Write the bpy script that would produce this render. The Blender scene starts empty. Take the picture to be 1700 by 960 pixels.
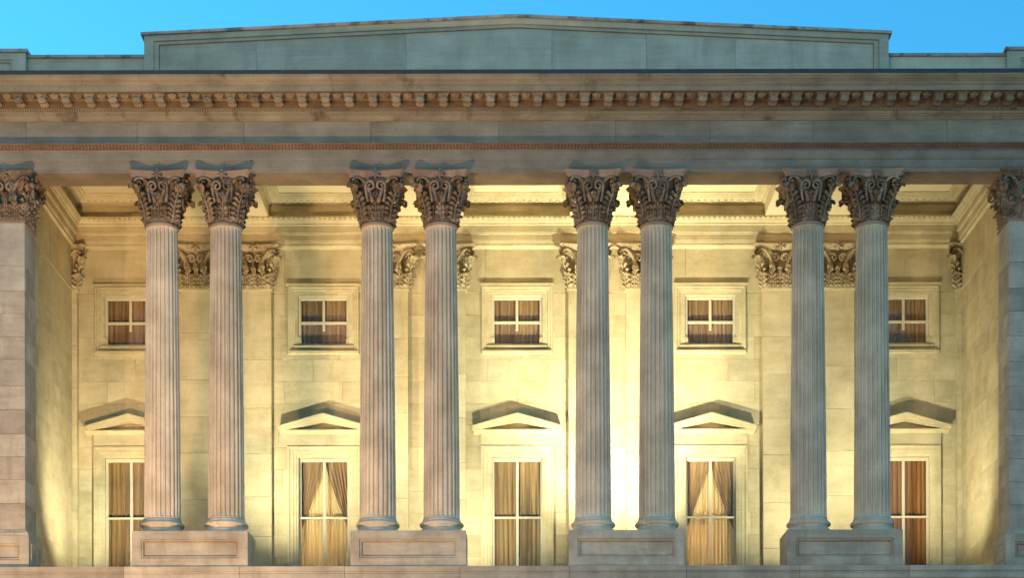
import bpy, math, random
from math import pi, sin, cos, radians as R
from mathutils import Vector, Matrix

random.seed(11)
SC = bpy.context.scene
COL = SC.collection

# ------------------------------------------------------------------ camera
CAM_Y, CAM_Z = -46.0, 1.6
cd = bpy.data.cameras.new('camera')
cam = bpy.data.objects.new('camera', cd)
COL.objects.link(cam)
cam.location = (0.0, CAM_Y, CAM_Z)
cam.rotation_euler = (R(90), R(0.12), 0)
cd.sensor_width = 36.0
cd.lens = 63.3
cd.shift_x = -0.0060
cd.shift_y = 0.5660
cd.clip_end = 5000
SC.camera = cam

# ------------------------------------------------------------------ sky, sun, exposure
SUN_EL, SUN_AZ = R(6.0), R(302)          # last glow low on the left, a little behind the building
w = bpy.data.worlds.new('World'); SC.world = w; w.use_nodes = True
nt = w.node_tree; nt.nodes.clear()
out = nt.nodes.new('ShaderNodeOutputWorld'); bg = nt.nodes.new('ShaderNodeBackground')
sky = nt.nodes.new('ShaderNodeTexSky'); sky.sky_type = 'NISHITA'; sky.sun_disc = False
sky.sun_elevation = SUN_EL; sky.sun_rotation = SUN_AZ
sky.air_density = 1.0; sky.dust_density = 0.6; sky.ozone_density = 3.0
mul = nt.nodes.new('ShaderNodeMix'); mul.data_type = 'RGBA'; mul.blend_type = 'MULTIPLY'
mul.inputs['Factor'].default_value = 1.0
mul.inputs['B'].default_value = (0.32, 1.06, 1.18, 1)      # clear blue-hour sky
nt.links.new(sky.outputs[0], mul.inputs['A']); nt.links.new(mul.outputs['Result'], bg.inputs[0])
bg.inputs[1].default_value = 0.15
nt.links.new(bg.outputs[0], out.inputs[0])

sl = bpy.data.lights.new('sun', 'SUN'); sl.energy = 0.26; sl.angle = R(25); sl.color = (1.0, 0.50, 0.36)
sun = bpy.data.objects.new('sun', sl); COL.objects.link(sun)
sd = Vector((sin(SUN_AZ) * cos(SUN_EL), cos(SUN_AZ) * cos(SUN_EL), sin(SUN_EL)))
sun.rotation_euler = sd.to_track_quat('Z', 'Y').to_euler(); sun.location = (-30, -60, 30)

vs = SC.view_settings
vs.view_transform = 'Standard'; vs.look = 'None'; vs.gamma = 1.0; vs.use_curve_mapping = False
vs.exposure = 1.6

# ------------------------------------------------------------------ dimensions (metres)
ZF = 9.20                       # portico floor / top of the stylobate
ZP = 10.11                      # top of the pedestals
ZC = 18.02                      # foot of the capitals
ZA = 19.22                      # underside of the architrave
YF = -0.44                      # front face of the architrave
YB = 5.20                       # face of the portico's rear wall
PAIRS = [-8.25, -2.75, 2.75, 8.25]
HALF = 0.815                    # half the spacing inside a pair
BAYS = [-11.0, -5.5, 0.0, 5.5, 11.0]
XS = 12.60                      # face of the side walls
XE = 19.0                       # how far the front runs left and right

# ------------------------------------------------------------------ materials
def nmat(name):
    m = bpy.data.materials.new(name); m.use_nodes = True
    t = m.node_tree; b = t.nodes['Principled BSDF']
    return m, t, b

def stone(name, c1, c2, stain=None, stain_amt=0.5, rough=0.78, var=0.14, bump=0.25, streak=(0.6, 0.6, 3.6), stain_scale=(2.2, 2.2, 0.35), stain_lo=0.52, stain_hi=0.72):
    """weathered marble: soft clouds, horizontal bedding, drip stains, a tone of its own for each block"""
    m, t, b = nmat(name); N = t.nodes.new; L = t.links.new
    tc = N('ShaderNodeTexCoord'); oi = N('ShaderNodeObjectInfo')
    off = N('ShaderNodeVectorMath'); off.operation = 'MULTIPLY_ADD'
    comb = N('ShaderNodeCombineXYZ')
    for i in range(3): L(oi.outputs['Random'], comb.inputs[i])
    L(comb.outputs[0], off.inputs[0]); off.inputs[1].default_value = (37.0, 53.0, 29.0); L(tc.outputs['Object'], off.inputs[2])
    def noise(scale, vec=None, detail=4, rough_=0.55, dist=0.0):
        n = N('ShaderNodeTexNoise'); n.inputs['Scale'].default_value = scale; n.inputs['Detail'].default_value = detail
        n.inputs['Roughness'].default_value = rough_; n.inputs['Distortion'].default_value = dist
        L(vec or off.outputs[0], n.inputs['Vector']); return n
    def mapped(s):
        mp = N('ShaderNodeMapping'); mp.inputs['Scale'].default_value = s; L(off.outputs[0], mp.inputs['Vector']); return mp.outputs[0]
    cl = noise(1.3); bed = noise(1.6, mapped(streak), 5, 0.6, 0.6)
    mixn = N('ShaderNodeMath'); mixn.operation = 'MULTIPLY_ADD'; L(cl.outputs['Fac'], mixn.inputs[0]); mixn.inputs[1].default_value = 0.68
    half = N('ShaderNodeMath'); half.operation = 'MULTIPLY'; L(bed.outputs['Fac'], half.inputs[0]); half.inputs[1].default_value = 0.32
    L(half.outputs[0], mixn.inputs[2])
    ramp = N('ShaderNodeMapRange'); ramp.inputs['From Min'].default_value = 0.36; ramp.inputs['From Max'].default_value = 0.64
    L(mixn.outputs[0], ramp.inputs['Value'])
    mx = N('ShaderNodeMix'); mx.data_type = 'RGBA'; mx.inputs['A'].default_value = (*c1, 1); mx.inputs['B'].default_value = (*c2, 1)
    L(ramp.outputs[0], mx.inputs['Factor'])
    cur = mx.outputs['Result']
    # tone of the single block
    hv = N('ShaderNodeHueSaturation'); vr = N('ShaderNodeMapRange'); vr.inputs['To Min'].default_value = 1 - var; vr.inputs['To Max'].default_value = 1 + var
    L(oi.outputs['Random'], vr.inputs['Value']); L(vr.outputs[0], hv.inputs['Value']); L(cur, hv.inputs['Color']); cur = hv.outputs[0]
    if stain:
        st = noise(1.0, mapped(stain_scale), 6, 0.65, 0.3)
        sr = N('ShaderNodeMapRange'); sr.inputs['From Min'].default_value = stain_lo; sr.inputs['From Max'].default_value = stain_hi
        sr.inputs['To Max'].default_value = stain_amt; L(st.outputs['Fac'], sr.inputs['Value'])
        ms = N('ShaderNodeMix'); ms.data_type = 'RGBA'; L(sr.outputs[0], ms.inputs['Factor']); L(cur, ms.inputs['A']); ms.inputs['B'].default_value = (*stain, 1)
        cur = ms.outputs['Result']
    sp = noise(24.0, None, 3, 0.7)
    spr = N('ShaderNodeMapRange'); spr.inputs['To Min'].default_value = 0.91; spr.inputs['To Max'].default_value = 1.09; spr.inputs['From Min'].default_value = 0.3; spr.inputs['From Max'].default_value = 0.7
    L(sp.outputs['Fac'], spr.inputs['Value'])
    h2 = N('ShaderNodeHueSaturation'); L(spr.outputs[0], h2.inputs['Value']); L(cur, h2.inputs['Color'])
    L(h2.outputs[0], b.inputs['Base Color'])
    b.inputs['Roughness'].default_value = rough; b.inputs['Specular IOR Level'].default_value = 0.25
    bn = N('ShaderNodeBump'); bn.inputs['Strength'].default_value = bump; bn.inputs['Distance'].default_value = 0.012
    L(sp.outputs['Fac'], bn.inputs['Height']); L(bn.outputs[0], b.inputs['Normal'])
    return m

def plain(name, c, rough=0.6, metal=0.0, nscale=6.0, amt=0.18):
    m, t, b = nmat(name); N = t.nodes.new; L = t.links.new
    tc = N('ShaderNodeTexCoord'); n = N('ShaderNodeTexNoise'); n.inputs['Scale'].default_value = nscale; n.inputs['Detail'].default_value = 5
    L(tc.outputs['Object'], n.inputs['Vector'])
    r = N('ShaderNodeMapRange'); r.inputs['To Min'].default_value = 1 - amt; r.inputs['To Max'].default_value = 1 + amt; L(n.outputs['Fac'], r.inputs['Value'])
    h = N('ShaderNodeHueSaturation'); h.inputs['Color'].default_value = (*c, 1); L(r.outputs[0], h.inputs['Value']); L(h.outputs[0], b.inputs['Base Color'])
    b.inputs['Roughness'].default_value = rough; b.inputs['Metallic'].default_value = metal
    return m

M = {}
M['marble'] = stone('marble', (0.28, 0.225, 0.17), (0.46, 0.38, 0.295), (0.20, 0.13, 0.09), 0.5)
M['wall'] = stone('wall_marble', (0.39, 0.325, 0.195), (0.54, 0.46, 0.295), (0.32, 0.235, 0.12), 0.40, var=0.08)
M['column'] = stone('column_marble', (0.42, 0.34, 0.25), (0.64, 0.525, 0.405), (0.25, 0.16, 0.11), 0.55, streak=(3, 3, 0.5), stain_scale=(6, 6, 0.25), stain_lo=0.54, stain_hi=0.72)
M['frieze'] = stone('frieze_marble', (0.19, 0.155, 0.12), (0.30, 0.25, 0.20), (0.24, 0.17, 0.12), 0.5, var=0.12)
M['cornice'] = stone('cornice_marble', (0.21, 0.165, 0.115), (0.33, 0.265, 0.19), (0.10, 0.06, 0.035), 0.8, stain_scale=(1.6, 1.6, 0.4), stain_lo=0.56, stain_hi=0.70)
M['attic'] = stone('attic_marble', (0.34, 0.32, 0.25), (0.48, 0.45, 0.36), (0.24, 0.20, 0.18), 0.4, streak=(0.35, 0.35, 6))
M['coping'] = stone('dirty_coping', (0.22, 0.21, 0.20), (0.38, 0.37, 0.35), (0.05, 0.05, 0.053), 0.65, stain_scale=(2.4, 2.4, 2.4), stain_lo=0.52, stain_hi=0.60)
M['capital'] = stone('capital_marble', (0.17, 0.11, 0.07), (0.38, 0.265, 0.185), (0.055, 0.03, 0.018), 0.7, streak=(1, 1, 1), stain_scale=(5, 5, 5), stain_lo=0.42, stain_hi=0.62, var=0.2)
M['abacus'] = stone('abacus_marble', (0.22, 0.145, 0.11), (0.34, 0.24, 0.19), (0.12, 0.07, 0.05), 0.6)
M['gilt'] = stone('pilaster_capital_marble', (0.27, 0.205, 0.125), (0.44, 0.36, 0.23), (0.11, 0.065, 0.035), 0.75, streak=(1, 1, 1), stain_scale=(5, 5, 5), stain_lo=0.48, stain_hi=0.66)
M['soffit'] = stone('shade_toned_soffit', (0.12, 0.08, 0.05), (0.22, 0.15, 0.09), (0.05, 0.03, 0.02), 0.8, stain_scale=(1.2, 1.2, 1.2))  # dark brown stands in for shade between the modillions, plus random stains
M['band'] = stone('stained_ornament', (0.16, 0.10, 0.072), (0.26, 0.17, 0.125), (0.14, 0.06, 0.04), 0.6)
M['mortar'] = plain('mortar', (0.25, 0.20, 0.14), 0.9)
M['lead'] = plain('lead_gutter', (0.035, 0.04, 0.05), 0.55, 0.2, 3, 0.4)
M['paint'] = plain('cream_paint', (0.52, 0.46, 0.34), 0.5, 0, 4, 0.10)
M['ceiling'] = plain('ceiling_plaster', (0.58, 0.50, 0.32), 0.8, 0, 2, 0.06)
M['dark'] = plain('dark_room', (0.05, 0.04, 0.03), 0.9)
M['housing'] = plain('lamp_housing', (0.04, 0.04, 0.045), 0.4, 0.6)
M['pave'] = stone('paving', (0.20, 0.19, 0.17), (0.30, 0.28, 0.25), None)
M['roofing'] = plain('roof_membrane', (0.15, 0.15, 0.15), 0.9)

def cloth(name, c1, c2, transl=0.25):
    m, t, b = nmat(name); N = t.nodes.new; L = t.links.new
    tc = N('ShaderNodeTexCoord'); mp = N('ShaderNodeMapping'); mp.inputs['Scale'].default_value = (9, 1, 0.25); L(tc.outputs['Object'], mp.inputs['Vector'])
    n = N('ShaderNodeTexNoise'); n.inputs['Scale'].default_value = 1.6; n.inputs['Detail'].default_value = 4; L(mp.outputs[0], n.inputs['Vector'])
    r = N('ShaderNodeMapRange'); r.inputs['From Min'].default_value = 0.35; r.inputs['From Max'].default_value = 0.65; L(n.outputs['Fac'], r.inputs['Value'])
    mx = N('ShaderNodeMix'); mx.data_type = 'RGBA'; mx.inputs['A'].default_value = (*c1, 1); mx.inputs['B'].default_value = (*c2, 1); L(r.outputs[0], mx.inputs['Factor'])
    L(mx.outputs['Result'], b.inputs['Base Color']); b.inputs['Roughness'].default_value = 0.9; b.inputs['Specular IOR Level'].default_value = 0.1
    return m
M['drape_brown'] = cloth('brown_drape', (0.19, 0.11, 0.055), (0.36, 0.225, 0.12))
M['drape_beige'] = cloth('beige_curtain', (0.17, 0.10, 0.06), (0.33, 0.215, 0.135))
M['drape_tan'] = cloth('tan_drape', (0.17, 0.105, 0.05), (0.36, 0.245, 0.125))
M['drape_rust'] = cloth('rust_drape', (0.15, 0.065, 0.028), (0.31, 0.15, 0.06))
M['sheer'] = cloth('cream_sheer', (0.58, 0.47, 0.28), (0.80, 0.70, 0.48))
_t = M['sheer'].node_tree; _b = _t.nodes['Principled BSDF']; _o = _t.nodes['Material Output']
_tl = _t.nodes.new('ShaderNodeBsdfTranslucent'); _mx = _t.nodes.new('ShaderNodeMixShader'); _mx.inputs[0].default_value = 0.5
_t.links.new(_b.inputs['Base Color'].links[0].from_socket, _tl.inputs['Color'])
_t.links.new(_b.outputs[0], _mx.inputs[1]); _t.links.new(_tl.outputs[0], _mx.inputs[2]); _t.links.new(_mx.outputs[0], _o.inputs['Surface'])

def glass_mat():
    m = bpy.data.materials.new('window_glass'); m.use_nodes = True; t = m.node_tree; t.nodes.clear()
    N = t.nodes.new; L = t.links.new
    o = N('ShaderNodeOutputMaterial'); mix = N('ShaderNodeMixShader'); tr = N('ShaderNodeBsdfTransparent'); gl = N('ShaderNodeBsdfGlossy')
    tr.inputs['Color'].default_value = (0.97, 0.97, 0.94, 1); gl.inputs['Roughness'].default_value = 0.03; gl.inputs['Color'].default_value = (1, 1, 1, 1)
    lw = N('ShaderNodeLayerWeight'); pw = N('ShaderNodeMath'); pw.operation = 'POWER'; L(lw.outputs['Facing'], pw.inputs[0]); pw.inputs[1].default_value = 5.0
    fr = N('ShaderNodeMath'); fr.operation = 'MULTIPLY_ADD'; L(pw.outputs[0], fr.inputs[0]); fr.inputs[1].default_value = 0.9; fr.inputs[2].default_value = 0.010
    tcn = N('ShaderNodeTexCoord'); nn = N('ShaderNodeTexNoise'); nn.inputs['Scale'].default_value = 1.5
    bn = N('ShaderNodeBump'); bn.inputs['Strength'].default_value = 0.05; L(tcn.outputs['Object'], nn.inputs['Vector']); L(nn.outputs['Fac'], bn.inputs['Height'])
    L(bn.outputs[0], gl.inputs['Normal']); L(fr.outputs[0], mix.inputs[0]); L(tr.outputs[0], mix.inputs[1]); L(gl.outputs[0], mix.inputs[2]); L(mix.outputs[0], o.inputs[0])
    return m
M['glass'] = glass_mat()
def lens_mat():
    m, t, b = nmat('lit_lens'); b.inputs['Base Color'].default_value = (0.9, 0.8, 0.6, 1)
    b.inputs['Emission Color'].default_value = (1.0, 0.78, 0.42, 1); b.inputs['Emission Strength'].default_value = 6
    return m
M['lens'] = lens_mat()

# ------------------------------------------------------------------ mesh helpers
class MB:
    def __init__(s): s.v = []; s.f = []
    def add(s, vs, fs):
        o = len(s.v); s.v += [tuple(p) for p in vs]; s.f += [tuple(i + o for i in f) for f in fs]; return s
    def box(s, x0, x1, y0, y1, z0, z1):
        return s.add([(x0,y0,z0),(x1,y0,z0),(x1,y1,z0),(x0,y1,z0),(x0,y0,z1),(x1,y0,z1),(x1,y1,z1),(x0,y1,z1)],
                     [(0,3,2,1),(4,5,6,7),(0,1,5,4),(1,2,6,5),(2,3,7,6),(3,0,4,7)])
    def cbox(s, x0, x1, y0, y1, z0, z1, c=0.008):
        """box whose front (low-y) edges are chamfered"""
        vs = [(x0+c,y0,z0+c),(x1-c,y0,z0+c),(x1-c,y0,z1-c),(x0+c,y0,z1-c),(x0,y0+c,z0),(x1,y0+c,z0),(x1,y0+c,z1),(x0,y0+c,z1),(x0,y1,z0),(x1,y1,z0),(x1,y1,z1),(x0,y1,z1)]
        fs = [(0,1,2,3),(4,5,1,0),(5,6,2,1),(6,7,3,2),(7,4,0,3),(8,9,5,4),(9,10,6,5),(10,11,7,6),(11,8,4,7),(9,8,11,10)]
        return s.add(vs, fs)
    def prism_x(s, prof, x0, x1):
        """closed (y,z) outline run along x"""
        n = len(prof)
        vs = [(x0,y,z) for y,z in prof] + [(x1,y,z) for y,z in prof]
        fs = [(i,(i+1)%n,n+(i+1)%n,n+i) for i in range(n)] + [tuple(range(n-1,-1,-1)), tuple(range(n,2*n))]
        return s.add(vs, fs)
    def prism_y(s, prof, y0, y1):
        n = len(prof)
        vs = [(x,y0,z) for x,z in prof] + [(x,y1,z) for x,z in prof]
        fs = [(i,(i+1)%n,n+(i+1)%n,n+i) for i in range(n)] + [tuple(range(n-1,-1,-1)), tuple(range(n,2*n))]
        return s.add(vs, fs)
    def loops(s, rings, close=True):
        """join equally long rings of points"""
        n = len(rings[0]); o = len(s.v)
        for r in rings: s.v += [tuple(p) for p in r]
        for k in range(len(rings)-1):
            for i in range(n if close else n-1):
                a = o+k*n+i; b_ = o+k*n+(i+1)%n
                s.f.append((a, b_, b_+n, a+n))
        return s
    def lathe(s, prof, n=48, c=(0,0), cap=True):
        rings = [[(c[0]+r*cos(2*pi*i/n), c[1]+r*sin(2*pi*i/n), z) for i in range(n)] for r, z in prof]
        o = len(s.v); s.loops(rings)
        if cap:
            s.f.append(tuple(o+i for i in range(n-1,-1,-1))); k = o+(len(prof)-1)*n; s.f.append(tuple(k+i for i in range(n)))
        return s
    def tube(s, pts, rad, k=5, flat=1.0, ref=(0,0,1)):
        pts = [Vector(p) for p in pts]; rings = []
        for i, p in enumerate(pts):
            t = (pts[min(i+1,len(pts)-1)] - pts[max(i-1,0)]).normalized()
            a = t.cross(Vector(ref)); a = a.normalized() if a.length > 1e-4 else Vector((1,0,0)); b_ = t.cross(a).normalized()
            r = rad[i] if isinstance(rad, (list, tuple)) else rad
            rings.append([p + a*(r*flat*cos(2*pi*j/k)) + b_*(r*sin(2*pi*j/k)) for j in range(k)])
        o = len(s.v); s.loops(rings); n = len(pts)
        s.f.append(tuple(o+j for j in range(k-1,-1,-1))); s.f.append(tuple(o+(n-1)*k+j for j in range(k)))
        return s
    def mesh(s, name, mat, smooth=False):
        me = bpy.data.meshes.new(name); me.from_pydata(s.v, [], s.f); me.materials.append(M[mat] if isinstance(mat, str) else mat)
        if smooth:
            for p in me.polygons: p.use_smooth = True
        me.update(); return me
    def build(s, name, mat, parent=None, smooth=False, loc=None):
        return put(name, s.mesh(name, mat, smooth), parent, loc)

def put(name, me, parent=None, loc=None, rz=0.0):
    o = bpy.data.objects.new(name, me); COL.objects.link(o)
    if parent is not None: o.parent = parent
    if loc is not None: o.location = loc
    if rz: o.rotation_euler.z = rz
    return o
def empty(name, parent=None, loc=(0,0,0)):
    o = bpy.data.objects.new(name, None); COL.objects.link(o); o.location = loc; o.empty_display_size = 0.3
    if parent is not None: o.parent = parent
    return o
def tag(o, label=None, cat=None, group=None, kind=None):
    for k, v in (('label', label), ('category', cat), ('group', group), ('kind', kind)):
        if v: o[k] = v
    return o
def fixnormals(o):
    import bmesh
    bm = bmesh.new(); bm.from_mesh(o.data); bmesh.ops.recalc_face_normals(bm, faces=bm.faces); bm.to_mesh(o.data); bm.free()

def frame_sweep(mb, x0, x1, z0, z1, prof, open_bottom=False):
    """mitred frame in an xz plane; prof = [(inset from the outer edge, y)] from outside to inside"""
    rings = []
    for d, y in prof:
        zb = z0 if open_bottom else z0 + d
        rings.append([(x0+d,y,zb),(x0+d,y,z1-d),(x1-d,y,z1-d),(x1-d,y,zb)])
    mb.loops(rings, close=not open_bottom)

def clip(rects, hole):
    hx0,hx1,hz0,hz1 = hole; out_ = []
    for x0,x1,z0,z1 in rects:
        if hx1 <= x0 or hx0 >= x1 or hz1 <= z0 or hz0 >= z1: out_.append((x0,x1,z0,z1)); continue
        if z0 < hz0: out_.append((x0,x1,z0,hz0))
        if z1 > hz1: out_.append((x0,x1,hz1,z1))
        a, b_ = max(z0,hz0), min(z1,hz1)
        if x0 < hx0: out_.append((x0,hx0,a,b_))
        if x1 > hx1: out_.append((hx1,x1,a,b_))
    return out_

# ================================================================== the setting
g = MB(); g.add([(-400,-400,0),(400,-400,0),(400,400,0),(-400,400,0)], [(0,1,2,3)])
tag(g.build('ground', 'pave'), kind='structure')

building = empty('government_building', None, (0,0,0))
tag(building, 'pale marble classical building front with deep floodlit portico and stepped attic', 'building')

# ------------------------------------------------------------------ basement and stylobate
b = MB(); b.box(-XE, XE, -0.62, 0.4, 0.0, 8.9); b.build('basement_wall', 'marble', building)
sty = MB(); sty.box(-XE, XE, -0.595, -0.2, 8.9, 9.19)
sty = sty.build('stylobate', 'mortar', building)
x = -XE; k = 0
JS = [-XE, -16.2, -13.3, -9.9, -7.0, -4.35, -1.45, 1.3, 4.25, 7.1, 9.85, 12.75, 15.6, XE]
for a, c in zip(JS[:-1], JS[1:]):
    s = MB()
    yo = -0.73 + random.uniform(-0.004, 0.004)
    prof = [(yo, 9.20), (yo, 9.075), (yo+0.035, 9.06), (yo+0.045, 9.03), (yo+0.02, 9.015), (yo+0.02, 8.90), (yo+0.05, 8.87), (-0.60, 8.87), (-0.60, 9.195), (-0.1, 9.195), (-0.1, 9.20)]
    s.prism_x(prof, a+0.005, c-0.005)
    s.build('stone_slab', 'marble', sty)
fl = MB(); fl.box(-XS-0.5, XS+0.5, -0.1, 5.3, 8.95, 9.19); fl.build('portico_floor', 'marble', building)

# ------------------------------------------------------------------ ashlar helpers
def ashlar(parent, u0, u1, z0, z1, n_courses, blen, holes, place, mat='wall', depth=0.10, joint=0.004):
    """courses of single blocks; place(mb, rects) puts them on their plane"""
    h = (z1-z0)/n_courses
    for c in range(n_courses):
        n = max(1, round((u1-u0)/blen)); L_ = (u1-u0)/n
        cuts = [u0] + [u0 + L_*(i + (0.5 if c % 2 else 0.0)) + random.uniform(-0.08,0.08)*L_ for i in range(0 if c % 2 else 1, n)] + [u1]
        for a, b_ in zip(cuts[:-1], cuts[1:]):
            rs = [(a+joint/2, b_-joint/2, z0+h*c+joint/2, z0+h*(c+1)-joint/2)]
            for ho in holes: rs = clip(rs, ho)
            rs = [r for r in rs if r[1]-r[0] > 0.02 and r[3]-r[2] > 0.02]
            if not rs: continue
            place(rs)

# ------------------------------------------------------------------ rear wall of the portico
bw = MB()
HOLES = []
for X in BAYS:
    HOLES.append((X-0.72, X+0.72, 16.46, 17.90)); HOLES.append((X-0.74, X+0.74, ZF-0.5, 13.28))
for r in (lambda rs: rs)([(-XS-0.4, XS+0.4, ZF, 20.9)]):
    rs = [r]
    for ho in HOLES: rs = clip(rs, ho)
    for q in rs: bw.box(q[0], q[1], YB+0.012, YB+0.6, q[2], q[3])
wall = bw.build('rear_wall', 'mortar', building)
def place_back(rs):
    groups = []
    for q in rs:        # pieces that touch belong to one block, pieces cut apart by an opening are blocks of their own
        hit = [g_ for g_ in groups if any(q[0] <= p[1]+1e-6 and p[0] <= q[1]+1e-6 and q[2] <= p[3]+1e-6 and p[2] <= q[3]+1e-6 for p in g_)]
        new = [q] + [p for g_ in hit for p in g_]; groups = [g_ for g_ in groups if g_ not in hit] + [new]
    for g_ in groups:
        m = MB(); dy = random.uniform(-0.0025, 0.0025)
        for q in g_: m.cbox(q[0], q[1], YB+dy, YB+0.02, q[2], q[3], 0.004)
        m.build('stone_block', 'wall', wall)
ashlar(wall, -XS, XS, ZF, 17.96, 14, 1.65, HOLES, place_back)
# smooth band between the capitals
for a, c in zip([-XS, -9.9, -6.6, -3.3, -0.9, 1.9, 4.8, 7.4, 10.2], [-9.9, -6.6, -3.3, -0.9, 1.9, 4.8, 7.4, 10.2, XS]):
    MB().cbox(a+0.003, c-0.003, YB-0.02, YB+0.02, 17.97, ZA+0.02, 0.004).build('stone_block', 'wall', wall)

# architrave of the rear wall: three fasciae and a crown
WA = [(0,19.2),(0,0)]
def arch_profile(f):
    """(offset from the wall face, z) seen from the portico; f scales nothing, keeps one profile for all walls"""
    return [(-0.06,19.205),(-0.13,19.22),(-0.13,19.30),(-0.15,19.315),(-0.15,19.345),(-0.16,19.36),(-0.16,19.52),(-0.185,19.535),(-0.185,19.56),(-0.20,19.575),(-0.20,19.76),(-0.235,19.79),(-0.235,19.82),(-0.29,19.86),(-0.34,19.93),(-0.36,19.95),(-0.36,19.985),(0.1,19.985),(0.1,19.205)]
PILF = -0.25     # pilasters stand this far in front of the wall, the architrave follows their face
m = MB(); m.prism_x([(YB+PILF+0.10+o_, z) for o_, z in arch_profile(1)][:-2] + [(YB+0.02,19.985),(YB+0.02,19.205)], -XS+0.05, XS-0.05)
wa = m.build('wall_architrave', 'wall', building)
fixnormals(wa)
bd = MB()
for i in range(170):
    xx = -12.2 + i*(24.4/169)
    bd.add([(xx-0.045,YB-0.435,19.90),(xx+0.045,YB-0.435,19.90),(xx+0.045,YB-0.52,19.935),(xx-0.045,YB-0.52,19.935),(xx,YB-0.50,19.885)], [(0,1,4),(1,2,4),(2,3,4),(3,0,4)])
tag(bd.build('bead_row', 'wall', wa), kind='stuff')
# frieze over it
m = MB(); m.box(-XS+0.05, XS-0.05, YB-0.30, YB+0.012, 19.985, 20.64); m.build('wall_frieze', 'wall', building)

# ------------------------------------------------------------------ side walls
for sgn in (-1, 1):
    m = MB(); a, c = sorted((sgn*(XS+0.012), sgn*(XS+0.5))); m.box(a, c, 0.58, YB+0.3, ZF, 20.9)
    sw = m.build('side_wall', 'mortar', building)
    def place_side(rs, sw=sw, sgn=sgn):
        m = MB()
        for q in rs:
            a, c = sorted((sgn*(XS + random.uniform(-0.003,0.003)), sgn*(XS+0.02)))
            m.box(a, c, q[0], q[1], q[2], q[3])
        m.build('stone_block', 'wall', sw)
    ashlar(sw, 0.56, YB-0.01, ZF, 17.96, 14, 1.55, [], place_side)
    for a_, c_ in ((0.56, 2.4), (2.4, YB-0.03)):
        m = MB(); a, c = sorted((sgn*(XS-0.02), sgn*(XS+0.02))); m.box(a, c, a_+0.003, c_-0.003, 17.97, ZA+0.02); m.build('stone_block', 'wall', sw)
    prof = [(sgn*(XS + o_ + 0.02), z) for o_, z in arch_profile(1)][:-2] + [(sgn*(XS+0.015),19.985),(sgn*(XS+0.015),19.205)]
    m = MB(); m.prism_y(prof, 0.40, YB+0.0); o = m.build('wall_architrave', 'wall', building); fixnormals(o)
    m = MB(); a, c = sorted((sgn*(XS-0.16), sgn*(XS+0.011))); m.box(a, c, 0.42, YB-0.29, 19.985, 20.64); m.build('wall_frieze', 'wall', building)

# ------------------------------------------------------------------ portico ceiling: cross beams and coffers
m = MB(); m.box(-XS-0.1, XS+0.1, 0.30, YB+0.2, 20.62, 20.8); m.build('ceiling', 'ceiling', building)
for X in PAIRS:
    m = MB(); m.box(X-1.25, X+1.25, 0.40, YB-0.29, 19.99, 20.63); m.build('cross_beam', 'ceiling', building)
edges = [-XS+0.16] + [e for X in PAIRS for e in (X-1.25, X+1.25)] + [XS-0.16]
for i in range(5):
    a, c = edges[2*i], edges[2*i+1]
    y0, y1 = 0.42, YB-0.30
    m = MB()
    def ring(d, z): return [(a+d,y0+d,z),(c-d,y0+d,z),(c-d,y1-d,z),(a+d,y1-d,z)]
    m.loops([ring(0.0,20.36), ring(0.05,20.37), ring(0.07,20.42), ring(0.16,20.47), ring(0.22,20.54), ring(0.24,20.58), ring(0.30,20.59), ring(0.30,20.625)])
    cm = m.build('coffer_moulding', 'wall', building); fixnormals(cm)
    e = MB(); n = int((c-a-0.5)/0.19)
    def egg(px, py, ax, ay):
        vs = []; fs = []
        for k in range(4):
            ph = k*pi/3
            for j in range(5):
                th = -pi/2 + j*pi/4
                u = 0.06*sin(ph)*sin(th); d = 0.05*sin(ph)*cos(th); zz = 20.445 + 0.06*cos(ph) + d*0.4
                vs.append((px+ax*u - ay*0 + (0 if ax else 0), py, zz)) if False else vs.append((px + ax*u + ay*d*0, py - d if ax else py + u, zz))
        for k in range(3):
            for j in range(4): fs.append((k*5+j, k*5+j+1, (k+1)*5+j+1, (k+1)*5+j))
        e.add(vs, fs)
    for j in range(n):
        px = a+0.25+(j+0.5)*(c-a-0.5)/n
        egg(px, y1-0.10, 1, 0)
    tag(e.build('egg_and_dart_row', 'wall', cm), kind='stuff')

# ------------------------------------------------------------------ carved ornament
def leaf_pts(h, w_, out_, curl=0.16, base=0.0, lean=0.0, nlob=4, ns=11, nt=5):
    """acanthus leaf standing on the +x side of the axis: returns (verts, faces); x = outwards, y = across, z = up"""
    vs, fs = [], []
    for i in range(ns):
        s = i/(ns-1)
        if s < 0.68:
            q = s/0.68; z = (h-curl*0.35)*q; r = base + lean*q + out_*0.35*q**3
        else:
            a = (s-0.68)/0.32*pi*0.95
            z = (h-curl*0.35) + curl*0.6*sin(a); r = base + lean + out_*0.35 + curl*0.75*(1-cos(a))*0.6 + out_*0.25*(s-0.68)
        lob = 1.0 + 0.22*cos(s*2*pi*nlob)
        wd = w_*(0.62+0.38*sin(pi*min(1, s*1.15)**0.8))*lob
        if s > 0.75: wd *= 1.0 - 0.62*((s-0.75)/0.25)**2
        for j in range(nt):
            t = -1 + 2*j/(nt-1)
            rib = 0.045*(1-abs(t))**1.5 - 0.030*(abs(t)**2)
            if j in (1, 3): rib -= 0.030
            droop = -0.05*h*abs(t)*(0.5+0.5*cos(s*2*pi*nlob+0.6))
            vs.append((r + rib, t*wd, z + droop))
    for i in range(ns-1):
        for j in range(nt-1): fs.append((i*nt+j, i*nt+j+1, (i+1)*nt+j+1, (i+1)*nt+j))
    return vs, fs

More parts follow.
